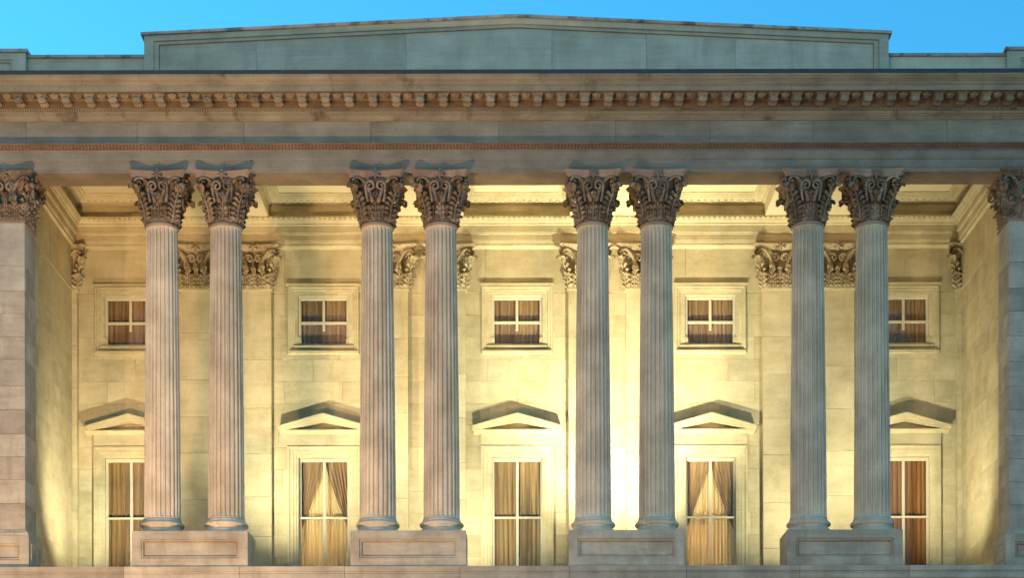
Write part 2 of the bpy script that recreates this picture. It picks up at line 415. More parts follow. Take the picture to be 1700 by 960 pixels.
def leaf2(h, w_, levels, lean=0.0, curl=0.14, base=0.0, th=0.05):
    """deeply cut acanthus leaf: stem, pairs of pointed leaflets and a tip that curls forward; x out, y across, z up"""
    mb = MB()
    def X_(z): return base + lean*(max(0, z)/h)**2.2
    mb.tube([(X_(0)+th*0.5,0,0), (X_(h*0.4)+th*0.9,0,h*0.4), (X_(h*0.8)+th*1.1,0,h*0.8)], [th*0.5, th*0.42, th*0.34], 5)
    for k in range(levels):
        q = k/levels; zk = h*(0.02 + 0.80*q); ln = w_*(1.0 - 0.30*q*q); hw = h*0.80/levels*0.50
        for sd_ in (-1, 1):
            spine = [(X_(zk)+th*0.6, 0.0, zk), (X_(zk)+th*1.25, sd_*ln*0.40, zk+hw*1.0), (X_(zk)+th*1.35, sd_*ln*0.75, zk+hw*1.35), (X_(zk)+th*0.75, sd_*ln, zk+hw*0.9)]
            wid = [hw*0.45, hw*0.85, hw*0.70, 0.0]
            vs = []
            for (x_, y_, z_), wi in zip(spine, wid):
                vs += [(x_-th*0.75, y_+sd_*wi*0.3, z_-wi), (x_, y_, z_), (x_-th*0.6, y_-sd_*wi*0.3, z_+wi)]
            fs = []
            for i_ in range(3):
                for j_ in range(2):
                    a_ = i_*3+j_; fs.append((a_, a_+1, a_+4, a_+3))
            mb.add(vs, fs)
    zt = h*0.80; rows = []
    for i_ in range(5):
        a_ = i_/4*pi*0.9; x_ = X_(h*0.9) + th*0.7 + curl*0.62*(1-cos(a_)); z_ = zt + (h-zt)*sin(a_)*1.0
        wd = w_*(0.42, 0.62, 0.70, 0.55, 0.12)[i_]
        rows.append([(x_-0.02, -wd, z_-0.02), (x_+0.012, -wd*0.4, z_), (x_-0.004, 0, z_+0.01), (x_+0.012, wd*0.4, z_), (x_-0.02, wd, z_-0.02)])
    mb.loops(rows, close=False)
    mb.loops([[(x_-0.018, y_, z_-0.012) for x_, y_, z_ in r] for r in rows][::-1], close=False)
    return mb.v, mb.f

def solid(vs, fs, th=0.02):
    """give a leaf sheet some thickness towards the axis"""
    n = len(vs); v2 = list(vs) + [(x-th, y*0.96, z-th*0.3) for x, y, z in vs]
    f2 = list(fs) + [tuple(n+i for i in reversed(f)) for f in fs]
    ed = {}
    for f in fs:
        for a, b_ in zip(f, f[1:]+f[:1]): ed[(a,b_)] = 1
    for (a, b_) in list(ed):
        if (b_, a) not in ed: f2.append((b_, a, a+n, b_+n))
    return v2, f2

def spiral(c, r0, a0, turns, sgn, n=16, shrink=0.22):
    """points in a (u, z) plane winding inwards"""
    pts = []
    for i in range(n):
        q = i/(n-1); a = a0 + sgn*2*pi*turns*q; r = r0*(1-(1-shrink)*q)
        pts.append((c[0]+r*cos(a), c[1]+r*sin(a)))
    return pts

def volute_path(r_in, r_out, z_in, z_top, side):
    """stalk leaving the bell, swinging out under the abacus corner and curling: points in (outwards, across, up)"""
    vr = 0.135
    cx, cz = r_out - vr, z_top - vr
    pts = []
    for i in range(8):
        q = i/7
        pts.append((r_in + (cx - 0.02 - r_in)*q**1.7, z_in + (cz+vr-z_in)*(1-(1-q)**1.6)))
    pts += spiral((cx, cz), vr, pi/2, 1.35, -1, 15)[1:]
    n = len(pts); res = []
    for i, (r, z) in enumerate(pts):
        q = min(1, i/9); res.append((r, side*(0.30*(1-q) + 0.045), z))
    return res, [0.052 - 0.016*min(1, i/9) for i in range(n)]

def helix_path(side):
    """inner scroll lying on the face of the bell: (across, up)"""
    pts = [(side*0.20, 0.45), (side*0.215, 0.55), (side*0.235, 0.66), (side*0.245, 0.76)]
    pts += spiral((side*0.128, 0.82), 0.125, (0 if side > 0 else pi), 1.3, side, 14)
    return pts

def bell_r(z):  # round bell of the capital
    q = max(0, min(1, z/1.05)); return 0.385 + 0.02*q + 0.19*q**4

# --- abacus with hollow sides
def abacus_mesh(half=0.74, sag=0.13, z0=1.04, z1=1.20, sides=4, sy=None):
    mb = MB()
    def outline(sc, z):
        pts = []
        for k in range(4):
            a = k*pi/2
            for i in range(9):
                t = -1 + 2*i/8
                u = t*(half-0.07)*sc; d = (half - sag*(1-t*t))*sc
                # side facing -y first
                x_, y_ = u, -d
                pts.append((x_*cos(a)-y_*sin(a), x_*sin(a)+y_*cos(a), z))
        return pts
    rings = [outline(0.86, z0), outline(0.90, z0+0.03), outline(0.93, z0+0.075), outline(0.955, z0+0.085), outline(0.965, z0+0.10), outline(1.0, z1-0.02), outline(1.0, z1)]
    o = len(mb.v); mb.loops(rings); n = 36
    mb.f.append(tuple(o+i for i in range(n-1,-1,-1))); mb.f.append(tuple(o+6*n+i for i in range(n)))
    return mb

def fleuron(mb, d, z, rot):
    """flower on the middle of an abacus side"""
    def P(u, dd, zz): return (u*cos(rot)+(d+dd)*sin(rot), u*sin(rot)-(d+dd)*cos(rot), zz)
    c = P(0, 0.10, z)
    for k in range(6):
        a = k*pi/3 + pi/6; r = 0.155
        a0, a1 = a-0.45, a+0.45
        vs = [c, P(0.08*cos(a0),0.05,z+0.08*sin(a0)), P(r*cos(a),0.065,z+r*sin(a)), P(0.08*cos(a1),0.05,z+0.08*sin(a1)), P(0,-0.03,z), P(r*0.8*cos(a),-0.01,z+r*0.8*sin(a))]
        mb.add(vs, [(0,1,2),(0,2,3),(1,4,5),(1,5,2),(3,2,5),(3,5,4)])

# ------------------------------------------------------------------ meshes of the round columns (shared by all eight)
def shaft_mesh():
    z0, z1 = 0.38, 7.82; nfl = 24; per = 8
    rings = []
    zs = [0, 0.03, 0.07, 0.12, 0.18] + [0.18+(z1-z0-0.36)*i/14 for i in range(1, 15)] + [z1-z0-0.12, z1-z0-0.07, z1-z0-0.03, z1-z0]
    H = z1-z0
    for z in zs:
        q = z/H; r = 0.462 - 0.072*(max(0, q-0.05)/0.95)**1.35
        e = min(z, H-z); dep = 0.066*max(0, min(1, (e-0.03)/0.14))**0.5
        if e < 0.05: r += 0.018*(1-e/0.05)
        ring = []
        for k in range(nfl):
            for j in range(per):
                t = j/per; a = 2*pi*(k+t)/nfl
                d = 0.0 if t < 0.24 else dep*math.sqrt(max(0, 1-((t-0.625)/0.375)**2))
                ring.append(((r-d)*cos(a), (r-d)*sin(a), z0+z))
        rings.append(ring)
    mb = MB(); mb.loops(rings); return mb.mesh('shaft', 'column')
def base_mesh():
    prof = [(0.575,0.0),(0.585,0.03),(0.575,0.075),(0.55,0.10),(0.53,0.115),(0.50,0.135),(0.495,0.165),(0.51,0.185),(0.535,0.195),(0.555,0.215),(0.565,0.245),(0.555,0.275),(0.53,0.295),(0.505,0.305),(0.50,0.325),(0.485,0.35),(0.468,0.39),(0.3,0.40)]
    return MB().lathe(prof, 64).mesh('base', 'column', True)
def astragal_mesh():
    prof = [(0.38,7.80),(0.405,7.805),(0.425,7.825),(0.43,7.85),(0.42,7.88),(0.40,7.90),(0.39,7.91)]
    return MB().lathe(prof, 48).mesh('astragal', 'abacus', True)
SHAFT, BASE, ASTR = shaft_mesh(), base_mesh(), astragal_mesh()
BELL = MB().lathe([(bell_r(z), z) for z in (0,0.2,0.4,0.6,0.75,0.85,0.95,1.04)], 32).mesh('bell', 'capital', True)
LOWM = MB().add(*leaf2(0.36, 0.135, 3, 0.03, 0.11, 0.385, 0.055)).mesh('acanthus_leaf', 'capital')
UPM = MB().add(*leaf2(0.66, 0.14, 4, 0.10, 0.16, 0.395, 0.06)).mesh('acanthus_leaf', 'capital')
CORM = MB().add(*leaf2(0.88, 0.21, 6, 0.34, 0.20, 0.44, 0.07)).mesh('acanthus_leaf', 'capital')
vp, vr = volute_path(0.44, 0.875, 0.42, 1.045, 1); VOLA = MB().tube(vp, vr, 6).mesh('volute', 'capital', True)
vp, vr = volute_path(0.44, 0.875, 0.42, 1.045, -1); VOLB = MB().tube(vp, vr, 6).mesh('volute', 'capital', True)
def helix_mesh(side):
    pts = [(bell_r(z)+0.10+0.06*max(0, z-0.6), u, z) for u, z in helix_path(side)]
    return MB().tube(pts, [0.034]*5+[0.030]*(len(pts)-5), 6, ref=(1,0,0)).mesh('helix', 'capital', True)
HELA, HELB = helix_mesh(1), helix_mesh(-1)
FLEU = MB(); fleuron(FLEU, 0.60, 1.11, pi/2); FLEU = FLEU.mesh('fleuron', 'abacus')
ABAC = abacus_mesh().mesh('abacus', 'abacus')

def make_column(X):
    c = empty('fluted_column', None, (X, 0, ZP))
    put('base', BASE, c); put('shaft', SHAFT, c, None, random.choice([0, pi/12, pi/6])); put('astragal', ASTR, c)
    cap = put('capital', BELL, c, (0, 0, ZC-ZP-0.01))
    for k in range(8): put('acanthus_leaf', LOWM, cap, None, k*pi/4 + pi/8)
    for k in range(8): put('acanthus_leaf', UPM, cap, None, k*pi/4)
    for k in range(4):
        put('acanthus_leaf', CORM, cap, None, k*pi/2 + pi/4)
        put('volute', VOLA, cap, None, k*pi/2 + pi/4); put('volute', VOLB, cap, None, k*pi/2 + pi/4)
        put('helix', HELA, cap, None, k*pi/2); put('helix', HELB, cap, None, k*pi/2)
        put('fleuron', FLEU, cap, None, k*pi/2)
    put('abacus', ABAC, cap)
    return c

ORD = ['first', 'second', 'third', 'fourth', 'fifth', 'sixth', 'seventh', 'eighth']
CL = ['leftmost fluted marble column with leafy capital, nearest the left corner pier',
      'fluted column on the leftmost pedestal, right one of that pair',
      'fluted column third from left, left one of the second pair',
      'brown-streaked fluted column fourth from left, just left of the central window',
      'brown-streaked fluted column fifth from left, just right of the central window',
      'fluted column sixth from left, right one of the third pair',
      'bluish fluted column seventh from left, left one on the rightmost pedestal',
      'rightmost bluish fluted column with leafy capital, nearest the right corner pier']
i = 0
for X in PAIRS:
    for d in (-HALF, HALF):
        c = make_column(X+d); tag(c, CL[i], 'column', 'columns of the portico', 'thing'); i += 1

# ------------------------------------------------------------------ pedestals
def panel_block(mb, x0, x1, y0, y1, z0, z1, side=0.22, top=0.21, bot=0.22, dep=0.06):
    """block with a sunk moulded panel on its front"""
    a, c, e, f = x0+side, x1-side, z0+bot, z1-top
    o = [(x0,z0),(x1,z0),(x1,z1),(x0,z1)]
    def rect(d): return [(a+d,e+d),(c-d,e+d),(c-d,f-d),(a+d,f-d)]
    rings = [[(x_,y0,z_) for x_,z_ in o], [(x_,y0,z_) for x_,z_ in rect(0)], [(x_,y0+dep*0.7,z_) for x_,z_ in rect(0.004)],
             [(x_,y0+dep*0.7,z_) for x_,z_ in rect(0.045)], [(x_,y0+dep*0.45,z_) for x_,z_ in rect(0.055)], [(x_,y0+dep*1.5,z_) for x_,z_ in rect(0.08)]]
    oo = len(mb.v); mb.loops(rings); mb.f.append(tuple(oo+20+i for i in range(4)))
    mb.add([(x0,y0,z0),(x1,y0,z0),(x1,y0,z1),(x0,y0,z1),(x0,y1,z0),(x1,y1,z0),(x1,y1,z1),(x0,y1,z1)], [(0,4,5,1),(1,5,6,2),(2,6,7,3),(3,7,4,0),(5,4,7,6)])
PL = ['leftmost panelled stone pedestal under the two leftmost columns', 'panelled stone pedestal left of the central window', 'panelled stone pedestal right of the central window', 'rightmost bluish panelled stone pedestal under the two rightmost columns']
for X, lab in zip(PAIRS, PL):
    m = MB(); panel_block(m, X-1.455, X+1.455, -0.66, 0.66, ZF, ZP)
    o = m.build('pedestal', 'marble'); tag(o, lab, 'pedestal', 'column pedestals'); fixnormals(o)

# ------------------------------------------------------------------ square capitals of pilasters and corner piers
def square_capital(half, ymax, mat):
    """capital of a square pier centred at the origin; only what stands at y < ymax is built"""
    mb = MB()
    prof = [(half-0.01, 0.0), (half-0.06, 0.10), (half-0.11, 0.50), (half-0.10, 0.80), (half+0.06, 1.04)]
    for (h0, z0), (h1, z1) in zip(prof[:-1], prof[1:]):
        y1 = min(ymax, half)
        mb.loops([[(-h0,y1,z0),(-h0,-h0,z0),(h0,-h0,z0),(h0,y1,z0)], [(-h1,y1,z1),(-h1,-h1,z1),(h1,-h1,z1),(h1,y1,z1)]], close=False)
    def plant(vs, fs, u, rot, base):
        res = []
        for x_, y_, z_ in vs:   # x outwards, y across
            px, py = y_ + u, -(x_ + base)
            res.append((px*cos(rot)-py*sin(rot), px*sin(rot)+py*cos(rot), z_))
        if sum(p[1] for p in res)/len(res) < ymax - 0.06: mb.add(res, fs)
    for rot in (0, pi/2, -pi/2):
        for u in (-0.36, -0.12, 0.12, 0.36): plant(*leaf2(0.38, 0.105, 3, 0.02, 0.11, 0.0, 0.055), u*half/0.48, rot, half)
        for u in (-0.24, 0, 0.24): plant(*leaf2(0.62 if u else 0.56, 0.10, 4, 0.08, 0.16, 0.0, 0.055), u*half/0.48, rot, half)
        for sd_ in (1, -1):
            pts = [(half + 0.07 + 0.08*max(0, z-0.5), u*1.05, z) for u, z in helix_path(sd_)]
            t = MB().tube(pts, 0.034, 6, ref=(1,0,0)); plant(t.v, t.f, 0, rot, 0)
    dg = half*math.sqrt(2)
    for rot in (pi/4, -pi/4, 3*pi/4, -3*pi/4):
        if abs(rot) > pi/2 and ymax < half: continue
        for sd_ in (1, -1):
            vp, vr = volute_path(dg-0.10, dg+0.30, 0.45, 1.045, sd_)
            t = MB().tube(vp, vr, 6); plant(t.v, t.f, 0, rot, 0)
        plant(*leaf2(0.44, 0.12, 3, 0.05, 0.12, dg-0.03, 0.05), 0, rot, 0)
        plant(*leaf2(0.86, 0.17, 5, 0.30, 0.20, dg-0.05, 0.06), 0, rot, 0)
    for rot in (0, pi/2, -pi/2):
        if rot and ymax < half: continue
        fleuron(mb, 0.63, 1.12, rot)
    ab = abacus_mesh(0.76, 0.10)
    if ymax < 0.7:
        keep = [min(v[1], ymax) for v in ab.v]; ab.v = [(v[0], k_, v[2]) for v, k_ in zip(ab.v, keep)]
    mb.add(ab.v, ab.f)
    return mb.mesh('capital', mat)
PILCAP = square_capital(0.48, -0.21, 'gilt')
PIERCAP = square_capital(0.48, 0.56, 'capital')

# ------------------------------------------------------------------ pilasters on the rear wall
def pil_base(mb, x0, x1, y0, z):
    for h0, h1, p in ((0, 0.16, 0.10), (0.16, 0.24, 0.085), (0.24, 0.29, 0.045), (0.29, 0.36, 0.065), (0.36, 0.40, 0.02)):
        mb.box(x0-p, x1+p, y0-p, YB, z+h0, z+h1)
PX = [X+d for X in PAIRS for d in (-HALF, HALF)]
for X in [-12.935] + PX + [12.935]:
    p = empty('pilaster', building, (X, 0, ZF))
    x0, x1 = -0.48, 0.48
    if X < -12: x0 = -0.48 + 0.815 - 0.48   # half buried in the side wall
    if X > 12: x1 = 0.48 - 0.335
    if X < -12: x0 = -XS - X
    if X > 12: x1 = XS - X
    m = MB(); m.box(x0-0.08 if X > -12 else x0, x1+0.08 if X < 12 else x1, YB+PILF-0.08, YB, 0.0, 0.16)
    for h0, h1, pr in ((0.16, 0.24, 0.07), (0.24, 0.29, 0.035), (0.29, 0.35, 0.055), (0.35, 0.40, 0.015)):
        m.box(x0-pr if X > -12 else x0, x1+pr if X < 12 else x1, YB+PILF-pr, YB, h0, h1)
    m.build('base', 'wall', p)
    zs = [0.40]
    while zs[-1] < ZC-ZF-1.0: zs.append(zs[-1] + random.uniform(1.0, 1.4))
    zs[-1] = ZC-ZF
    for a, c in zip(zs[:-1], zs[1:]):
        MB().cbox(x0, x1, YB+PILF+random.uniform(-0.002,0.002), YB-0.002, a+0.003, c-0.003, 0.006).build('stone_block', 'wall', p)
    m = MB(); m.box(x0-0.03 if X > -12 else x0, x1+0.03 if X < 12 else x1, YB+PILF-0.03, YB, ZC-ZF-0.06, ZC-ZF); m.build('necking', 'wall', p)
    cm = PILCAP
    o = put('capital', cm, p, (0, YB+PILF+0.48, ZC-ZF))

# ------------------------------------------------------------------ corner piers with their own pedestals
for sgn in (-1, 1):
    XC = sgn*12.935
    pier = empty('corner_pier', building, (XC, 0, ZF))
    yc = YF + 0.48
    # blocks
    xo = 2.4    # the pier runs on outwards past the frame
    def span(half): return (-half, xo) if sgn > 0 else (-xo, half)
    zs = [0.98]; 
    while zs[-1] < ZC-ZF-0.75: zs.append(zs[-1] + random.uniform(0.56, 0.68))
    zs[-1] = ZC-ZF
    for kk, (a, c) in enumerate(zip(zs[:-1], zs[1:])):
        dd = random.uniform(-0.002, 0.002); x0, x1 = span(0.48)
        m = MB(); m.cbox(x0, x1, YF+dd, 0.58, a+0.003, c-0.003, 0.006); m.build('stone_block', 'marble', pier)
    x0, x1 = span(0.51); m = MB(); m.box(x0, x1, YF-0.03, 0.61, ZC-ZF-0.05, ZC-ZF+0.01); m.build('necking', 'abacus', pier)
    m = MB()
    for h0, h1, pr in ((0.82, 0.90, 0.10), (0.90, 0.94, 0.06), (0.94, 0.98, 0.03)):
        x0, x1 = span(0.48+pr); m.box(x0, x1, YF-pr, 0.58+pr, h0, h1)
    m.build('base_moulding', 'marble', pier)
    x0, x1 = span(0.60); m = MB(); panel_block(m, x0, x1, YF-0.12, 0.72, 0.0, 0.82, 0.22, 0.20, 0.2); 
    o = m.build('pedestal', 'marble', pier); fixnormals(o)
    # sunk panel on the side that faces the portico
    m = MB(); xs = -sgn*0.60; a, c = sorted((xs, xs - sgn*0.012))
    m.box(a, c, YF+0.10, YF+0.16, 0.16, 0.66); m.box(a, c, 0.46, 0.52, 0.16, 0.66); m.box(a, c, YF+0.16, 0.46, 0.16, 0.22); m.box(a, c, YF+0.16, 0.46, 0.60, 0.66)
    m.build('panel_frame', 'marble', pier)
    put('capital', PIERCAP, pier, (0, yc, ZC-ZF))
    m = MB(); x0, x1 = (0.6, xo) if sgn > 0 else (-xo, -0.6); m.box(x0, x1, YF, 0.5, ZC-ZF, ZA-ZF+0.01); m.build('stone_block', 'marble', pier)
    a, c = sorted((sgn*15.3, sgn*XE)); m = MB(); m.box(a, c, -0.36, 0.6, ZF-0.01, ZA+0.02); m.build('wing_wall', 'marble', building)

# ------------------------------------------------------------------ front entablature
m = MB()
prof = [(0.42,ZA),(YF,ZA),(YF,19.32),(-0.455,19.33),(-0.455,19.345),(-0.465,19.355),(-0.465,19.52),(-0.485,19.53),(-0.49,19.55),(-0.50,19.56),(-0.50,19.73),(-0.52,19.74),(-0.53,19.755),(-0.54,19.76),(0.42,19.76)]
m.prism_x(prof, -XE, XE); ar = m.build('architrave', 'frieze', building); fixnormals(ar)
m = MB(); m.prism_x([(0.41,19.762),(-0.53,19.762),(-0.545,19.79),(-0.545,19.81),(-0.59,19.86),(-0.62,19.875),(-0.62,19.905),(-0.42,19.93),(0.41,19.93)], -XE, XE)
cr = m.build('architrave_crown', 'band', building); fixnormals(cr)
m = MB(); n = int(2*18.8/0.085)
for i in range(n):
    xx = -18.8 + (i+0.5)*0.085
    for zc, yy, hz in ((19.785, -0.548, 0.020), (19.845, -0.595, 0.034)):
        m.add([(xx-0.028,yy+0.03,zc-hz),(xx+0.028,yy+0.03,zc-hz),(xx+0.028,yy+0.01,zc+hz),(xx-0.028,yy+0.01,zc+hz),(xx,yy-0.040,zc-0.004)], [(0,1,4),(1,2,4),(2,3,4),(3,0,4)])
tag(m.build('bead_and_leaf_row', 'band', cr), kind='stuff')
# frieze in slabs
m = MB(); m.box(-XE, XE, YF+0.012, 0.41, 19.93, 20.53); fr = m.build('frieze', 'mortar', building)
FS = [-XE, -15.2, -12.4, -9.6, -6.9, -3.7, -0.45, 2.5, 4.9, 7.5, 10.9, 13.6, 16.3, XE]
for a, c in zip(FS[:-1], FS[1:]):
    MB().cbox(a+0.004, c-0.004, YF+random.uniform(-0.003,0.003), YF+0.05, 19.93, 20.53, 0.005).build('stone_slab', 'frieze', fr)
# cornice
m = MB()
m.prism_x([(0.40,20.53),(-0.47,20.53),(-0.475,20.555),(-0.50,20.56),(-0.505,20.58),(-0.54,20.60),(-0.56,20.615),(-0.56,20.63),(-0.59,20.635),(-0.59,20.70),(-0.60,20.705),(-0.60,20.765),(-0.65,20.77),(-0.65,20.96),(-0.70,20.98),(-1.17,20.98),(-1.17,20.965),(-1.20,20.965),(-1.20,21.085),(-1.225,21.09),(-1.225,21.115),(-1.245,21.12),(-1.255,21.15),(-1.29,21.17),(-1.29,21.185),(-1.33,21.205),(-1.36,21.235),(-1.37,21.255),(-1.39,21.26),(-1.39,21.31),(0.40,21.45)], -XE, XE)
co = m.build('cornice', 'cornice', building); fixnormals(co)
m = MB(); m.box(-XE, XE, -1.16, -0.702, 20.9725, 20.9795); m.box(-XE, XE, -0.657, -0.651, 20.775, 20.955); m.build('cornice_soffit', 'soffit', co)  # darkened strips: shade under the corona put into the colour
m = MB(); m.box(-XE, XE, -1.415, -1.30, 21.312, 21.40); m.build('gutter_edge', 'lead', co)
m = MB()
n = int(2*18.8/0.062)
for i in range(n):
    xx = -18.8 + i*0.062; m.box(xx, xx+0.036, -0.64, -0.60, 20.708, 20.764)
tag(m.build('dentil_row', 'cornice', co), kind='stuff')
# modillions: scrolled brackets
def modillion_mesh():
    """scrolled bracket: large roll against the bed moulding, smaller roll in front"""
    pts = [(-0.655,20.978),(-0.655,20.80)]
    pts += [(-0.69,20.775),(-0.74,20.772),(-0.78,20.80),(-0.80,20.835),(-0.84,20.845),(-0.89,20.82),(-0.93,20.785),(-0.98,20.772),(-1.02,20.785),(-1.045,20.82),(-1.05,20.87),(-1.035,20.905),(-1.05,20.92),(-1.065,20.94),(-1.065,20.978)]
    mb = MB(); n = len(pts)
    vs = [(-0.075-0.04*(z-20.77)/0.2,y,z) for y,z in pts] + [(0.075+0.04*(z-20.77)/0.2,y,z) for y,z in pts]
    mb.add(vs, [(i,(i+1)%n,n+(i+1)%n,n+i) for i in range(n)] + [tuple(range(n-1,-1,-1)), tuple(range(n,2*n))])
    mb.box(-0.135, 0.135, -1.09, -0.66, 20.945, 20.9715)
    # carved leaf on the front roll, scroll eyes on the flanks
    mb.add([(-0.06,-1.052,20.92),(0.06,-1.052,20.92),(0.08,-1.045,20.85),(0,-1.03,20.765),(-0.08,-1.045,20.85),(0,-1.085,20.86)], [(0,5,1),(1,5,2),(2,5,3),(3,5,4),(4,5,0)])
    for sd_ in (-1, 1):
        for cy, cz, r in ((-0.735, 20.835, 0.05), (-0.985, 20.84, 0.045)):
            ring = [(sd_*0.08, cy+r*cos(2*pi*i/8), cz+r*sin(2*pi*i/8)) for i in range(8)]
            ring2 = [(sd_*0.112, cy+r*0.7*cos(2*pi*i/8), cz+r*0.7*sin(2*pi*i/8)) for i in range(8)]
            o = len(mb.v); mb.loops([ring, ring2]); mb.f.append(tuple(o+8+i for i in range(8)))
    return mb.mesh('modillion', 'cornice')
MOD = modillion_mesh()
def rosette_mesh():
    mb = MB(); c = (0, -0.92, 20.93); 
    n = 12; ring0 = []; ring1 = []
    for i in range(n):
        a = 2*pi*i/n; r = 0.13 if i % 2 else 0.105
        ring0.append((r*cos(a), -0.92 + r*sin(a)*1.2, 20.979)); ring1.append((0.8*r*cos(a), -0.92 + 0.8*r*sin(a)*1.2, 20.92))
    mb.loops([ring0, ring1]); o = len(mb.v); mb.v.append((0,-0.92,20.885)); mb.f += [(o-n+(i+1)%n, o-n+i, o) for i in range(n)]
    return mb.mesh('rosette', 'cornice')
ROS = rosette_mesh()
sp = 0.590
for i in range(-31, 32):
    o = put('modillion', MOD, co, (i*sp - 0.06, 0, 0))
    put('rosette', ROS, co, ((i+0.5)*sp - 0.06, 0, 0))

# ------------------------------------------------------------------ attic
AX = 9.42; ZE, ZK = 22.70, 23.14
def ztop(xx): return ZK - (ZK-ZE)*abs(xx)/AX
m = MB()
core = [(-AX,21.3),(AX,21.3),(AX,ZE),(0,ZK),(-AX,ZE)]
# sunk panel with a double step following the sloping top
def inset(d): 
    k = (ZK-ZE)/AX
    v = d*0.60
    return [(-AX+d,21.3),(AX-d,21.3),(AX-d,ztop(AX-d)-v),(0,ZK-v),(-AX+d,ztop(AX-d)-v)]
rings = []
for d, y in ((0,YF),(0.235,YF),(0.24,YF+0.05),(0.36,YF+0.05),(0.365,YF+0.10)):
    rings.append([(x_,y,z_) for x_,z_ in inset(d)])
rings = [[r[0], r[4], r[3], r[2], r[1]] for r in rings]
m.loops(rings, close=False)
m.prism_y([(-AX,21.3),(AX,21.3),(AX,ZE-0.001),(0,ZK-0.001),(-AX,ZE-0.001)], YF+0.13, 0.5)
m.add([(-AX,YF,21.3),(-AX,YF+0.14,21.3),(-AX,YF+0.14,ZE),(-AX,YF,ZE),(AX,YF,21.3),(AX,YF+0.14,21.3),(AX,YF+0.14,ZE),(AX,YF,ZE),(0,YF,ZK),(0,YF+0.14,ZK)], [(0,1,2,3),(5,4,7,6),(3,2,9,8),(8,9,6,7)])
at = m.build('attic', 'attic', building); fixnormals(at)
for a, c in zip([-9.05,-6.6,-2.8,0.9,3.3,5.55], [-6.6,-2.8,0.9,3.3,5.55,9.05]):
    def zt(xx): return ztop(xx) - 0.365*0.60 - 0.002
    pts = [(a+0.003,21.4),(c-0.003,21.4),(c-0.003,zt(c))] + ([(0,zt(0))] if a < 0 < c else []) + [(a+0.003,zt(a))]
    m = MB(); m.prism_y(pts, YF+0.10+random.uniform(-0.003,0.003), YF+0.129); m.build('stone_slab', 'attic', at)
cuts = [-9.5,-6.9,-4.6,-2.2,0,2.4,4.8,7.1,9.5]
for a, c in zip(cuts[:-1], cuts[1:]):
    za, zc_ = ZK-(ZK-ZE)*abs(a)/AX, ZK-(ZK-ZE)*abs(c)/AX
    m = MB(); m.prism_y([(a+0.004,za),(c-0.004,zc_),(c-0.004,zc_+0.07),(a+0.004,za+0.07)], YF-0.07, 0.55); m.build('coping_stone', 'coping', at)
for sgn in (-1, 1):
    a, c = sorted((sgn*AX, sgn*12.42)); m = MB(); m.box(a, c, YF+0.15, 0.5, 21.3, 22.20); pa = m.build('parapet', 'attic', building)
    for q in range(3):
        L_ = (c-a)/3; MB().box(a+q*L_+0.004, a+(q+1)*L_-0.004, YF+0.09, 0.55, 22.20, 22.27).build('coping_stone', 'coping', pa)
    a, c = sorted((sgn*12.42, sgn*16.0)); m = MB(); panel_block(m, a, c, YF, 0.5, 21.3, 22.28, 0.33, 0.17, 0.1, 0.05)
    pb = m.build('parapet_block', 'attic', building); fixnormals(pb)
    a, c = sorted((sgn*12.36, sgn*16.06)); MB().box(a, c, YF-0.06, 0.55, 22.28, 22.36).build('coping_stone', 'coping', pb)
    a, c = sorted((sgn*16.0, sgn*XE)); m = MB(); m.box(a, c, YF+0.15, 0.5, 21.3, 22.2); m.build('parapet', 'attic', building)

# body of the building behind
m = MB(); m.box(-XE, XE, 0.41, 20, 21.0, 21.35); m.build('roof', 'roofing', building)
m = MB()
m.box(-XE, XE, 19.6, 20, 0, 21.0); m.box(-XE, -XE+0.4, 0.5, 19.6, 0, 21.0); m.box(XE-0.4, XE, 0.5, 19.6, 0, 21.0); m.box(-XE, XE, 5.82, 19.6, 8.6, 8.95); m.box(-XE+0.4, XE-0.4, 8.6, 8.9, 8.95, 21.0)
m.build('building_body', 'dark', building)
for X in (-8.25, -2.75, 2.75, 8.25):
    MB().box(X-0.15, X+0.15, YB+0.601, 8.59, 8.96, 20.99).build('partition_wall', 'dark', building)

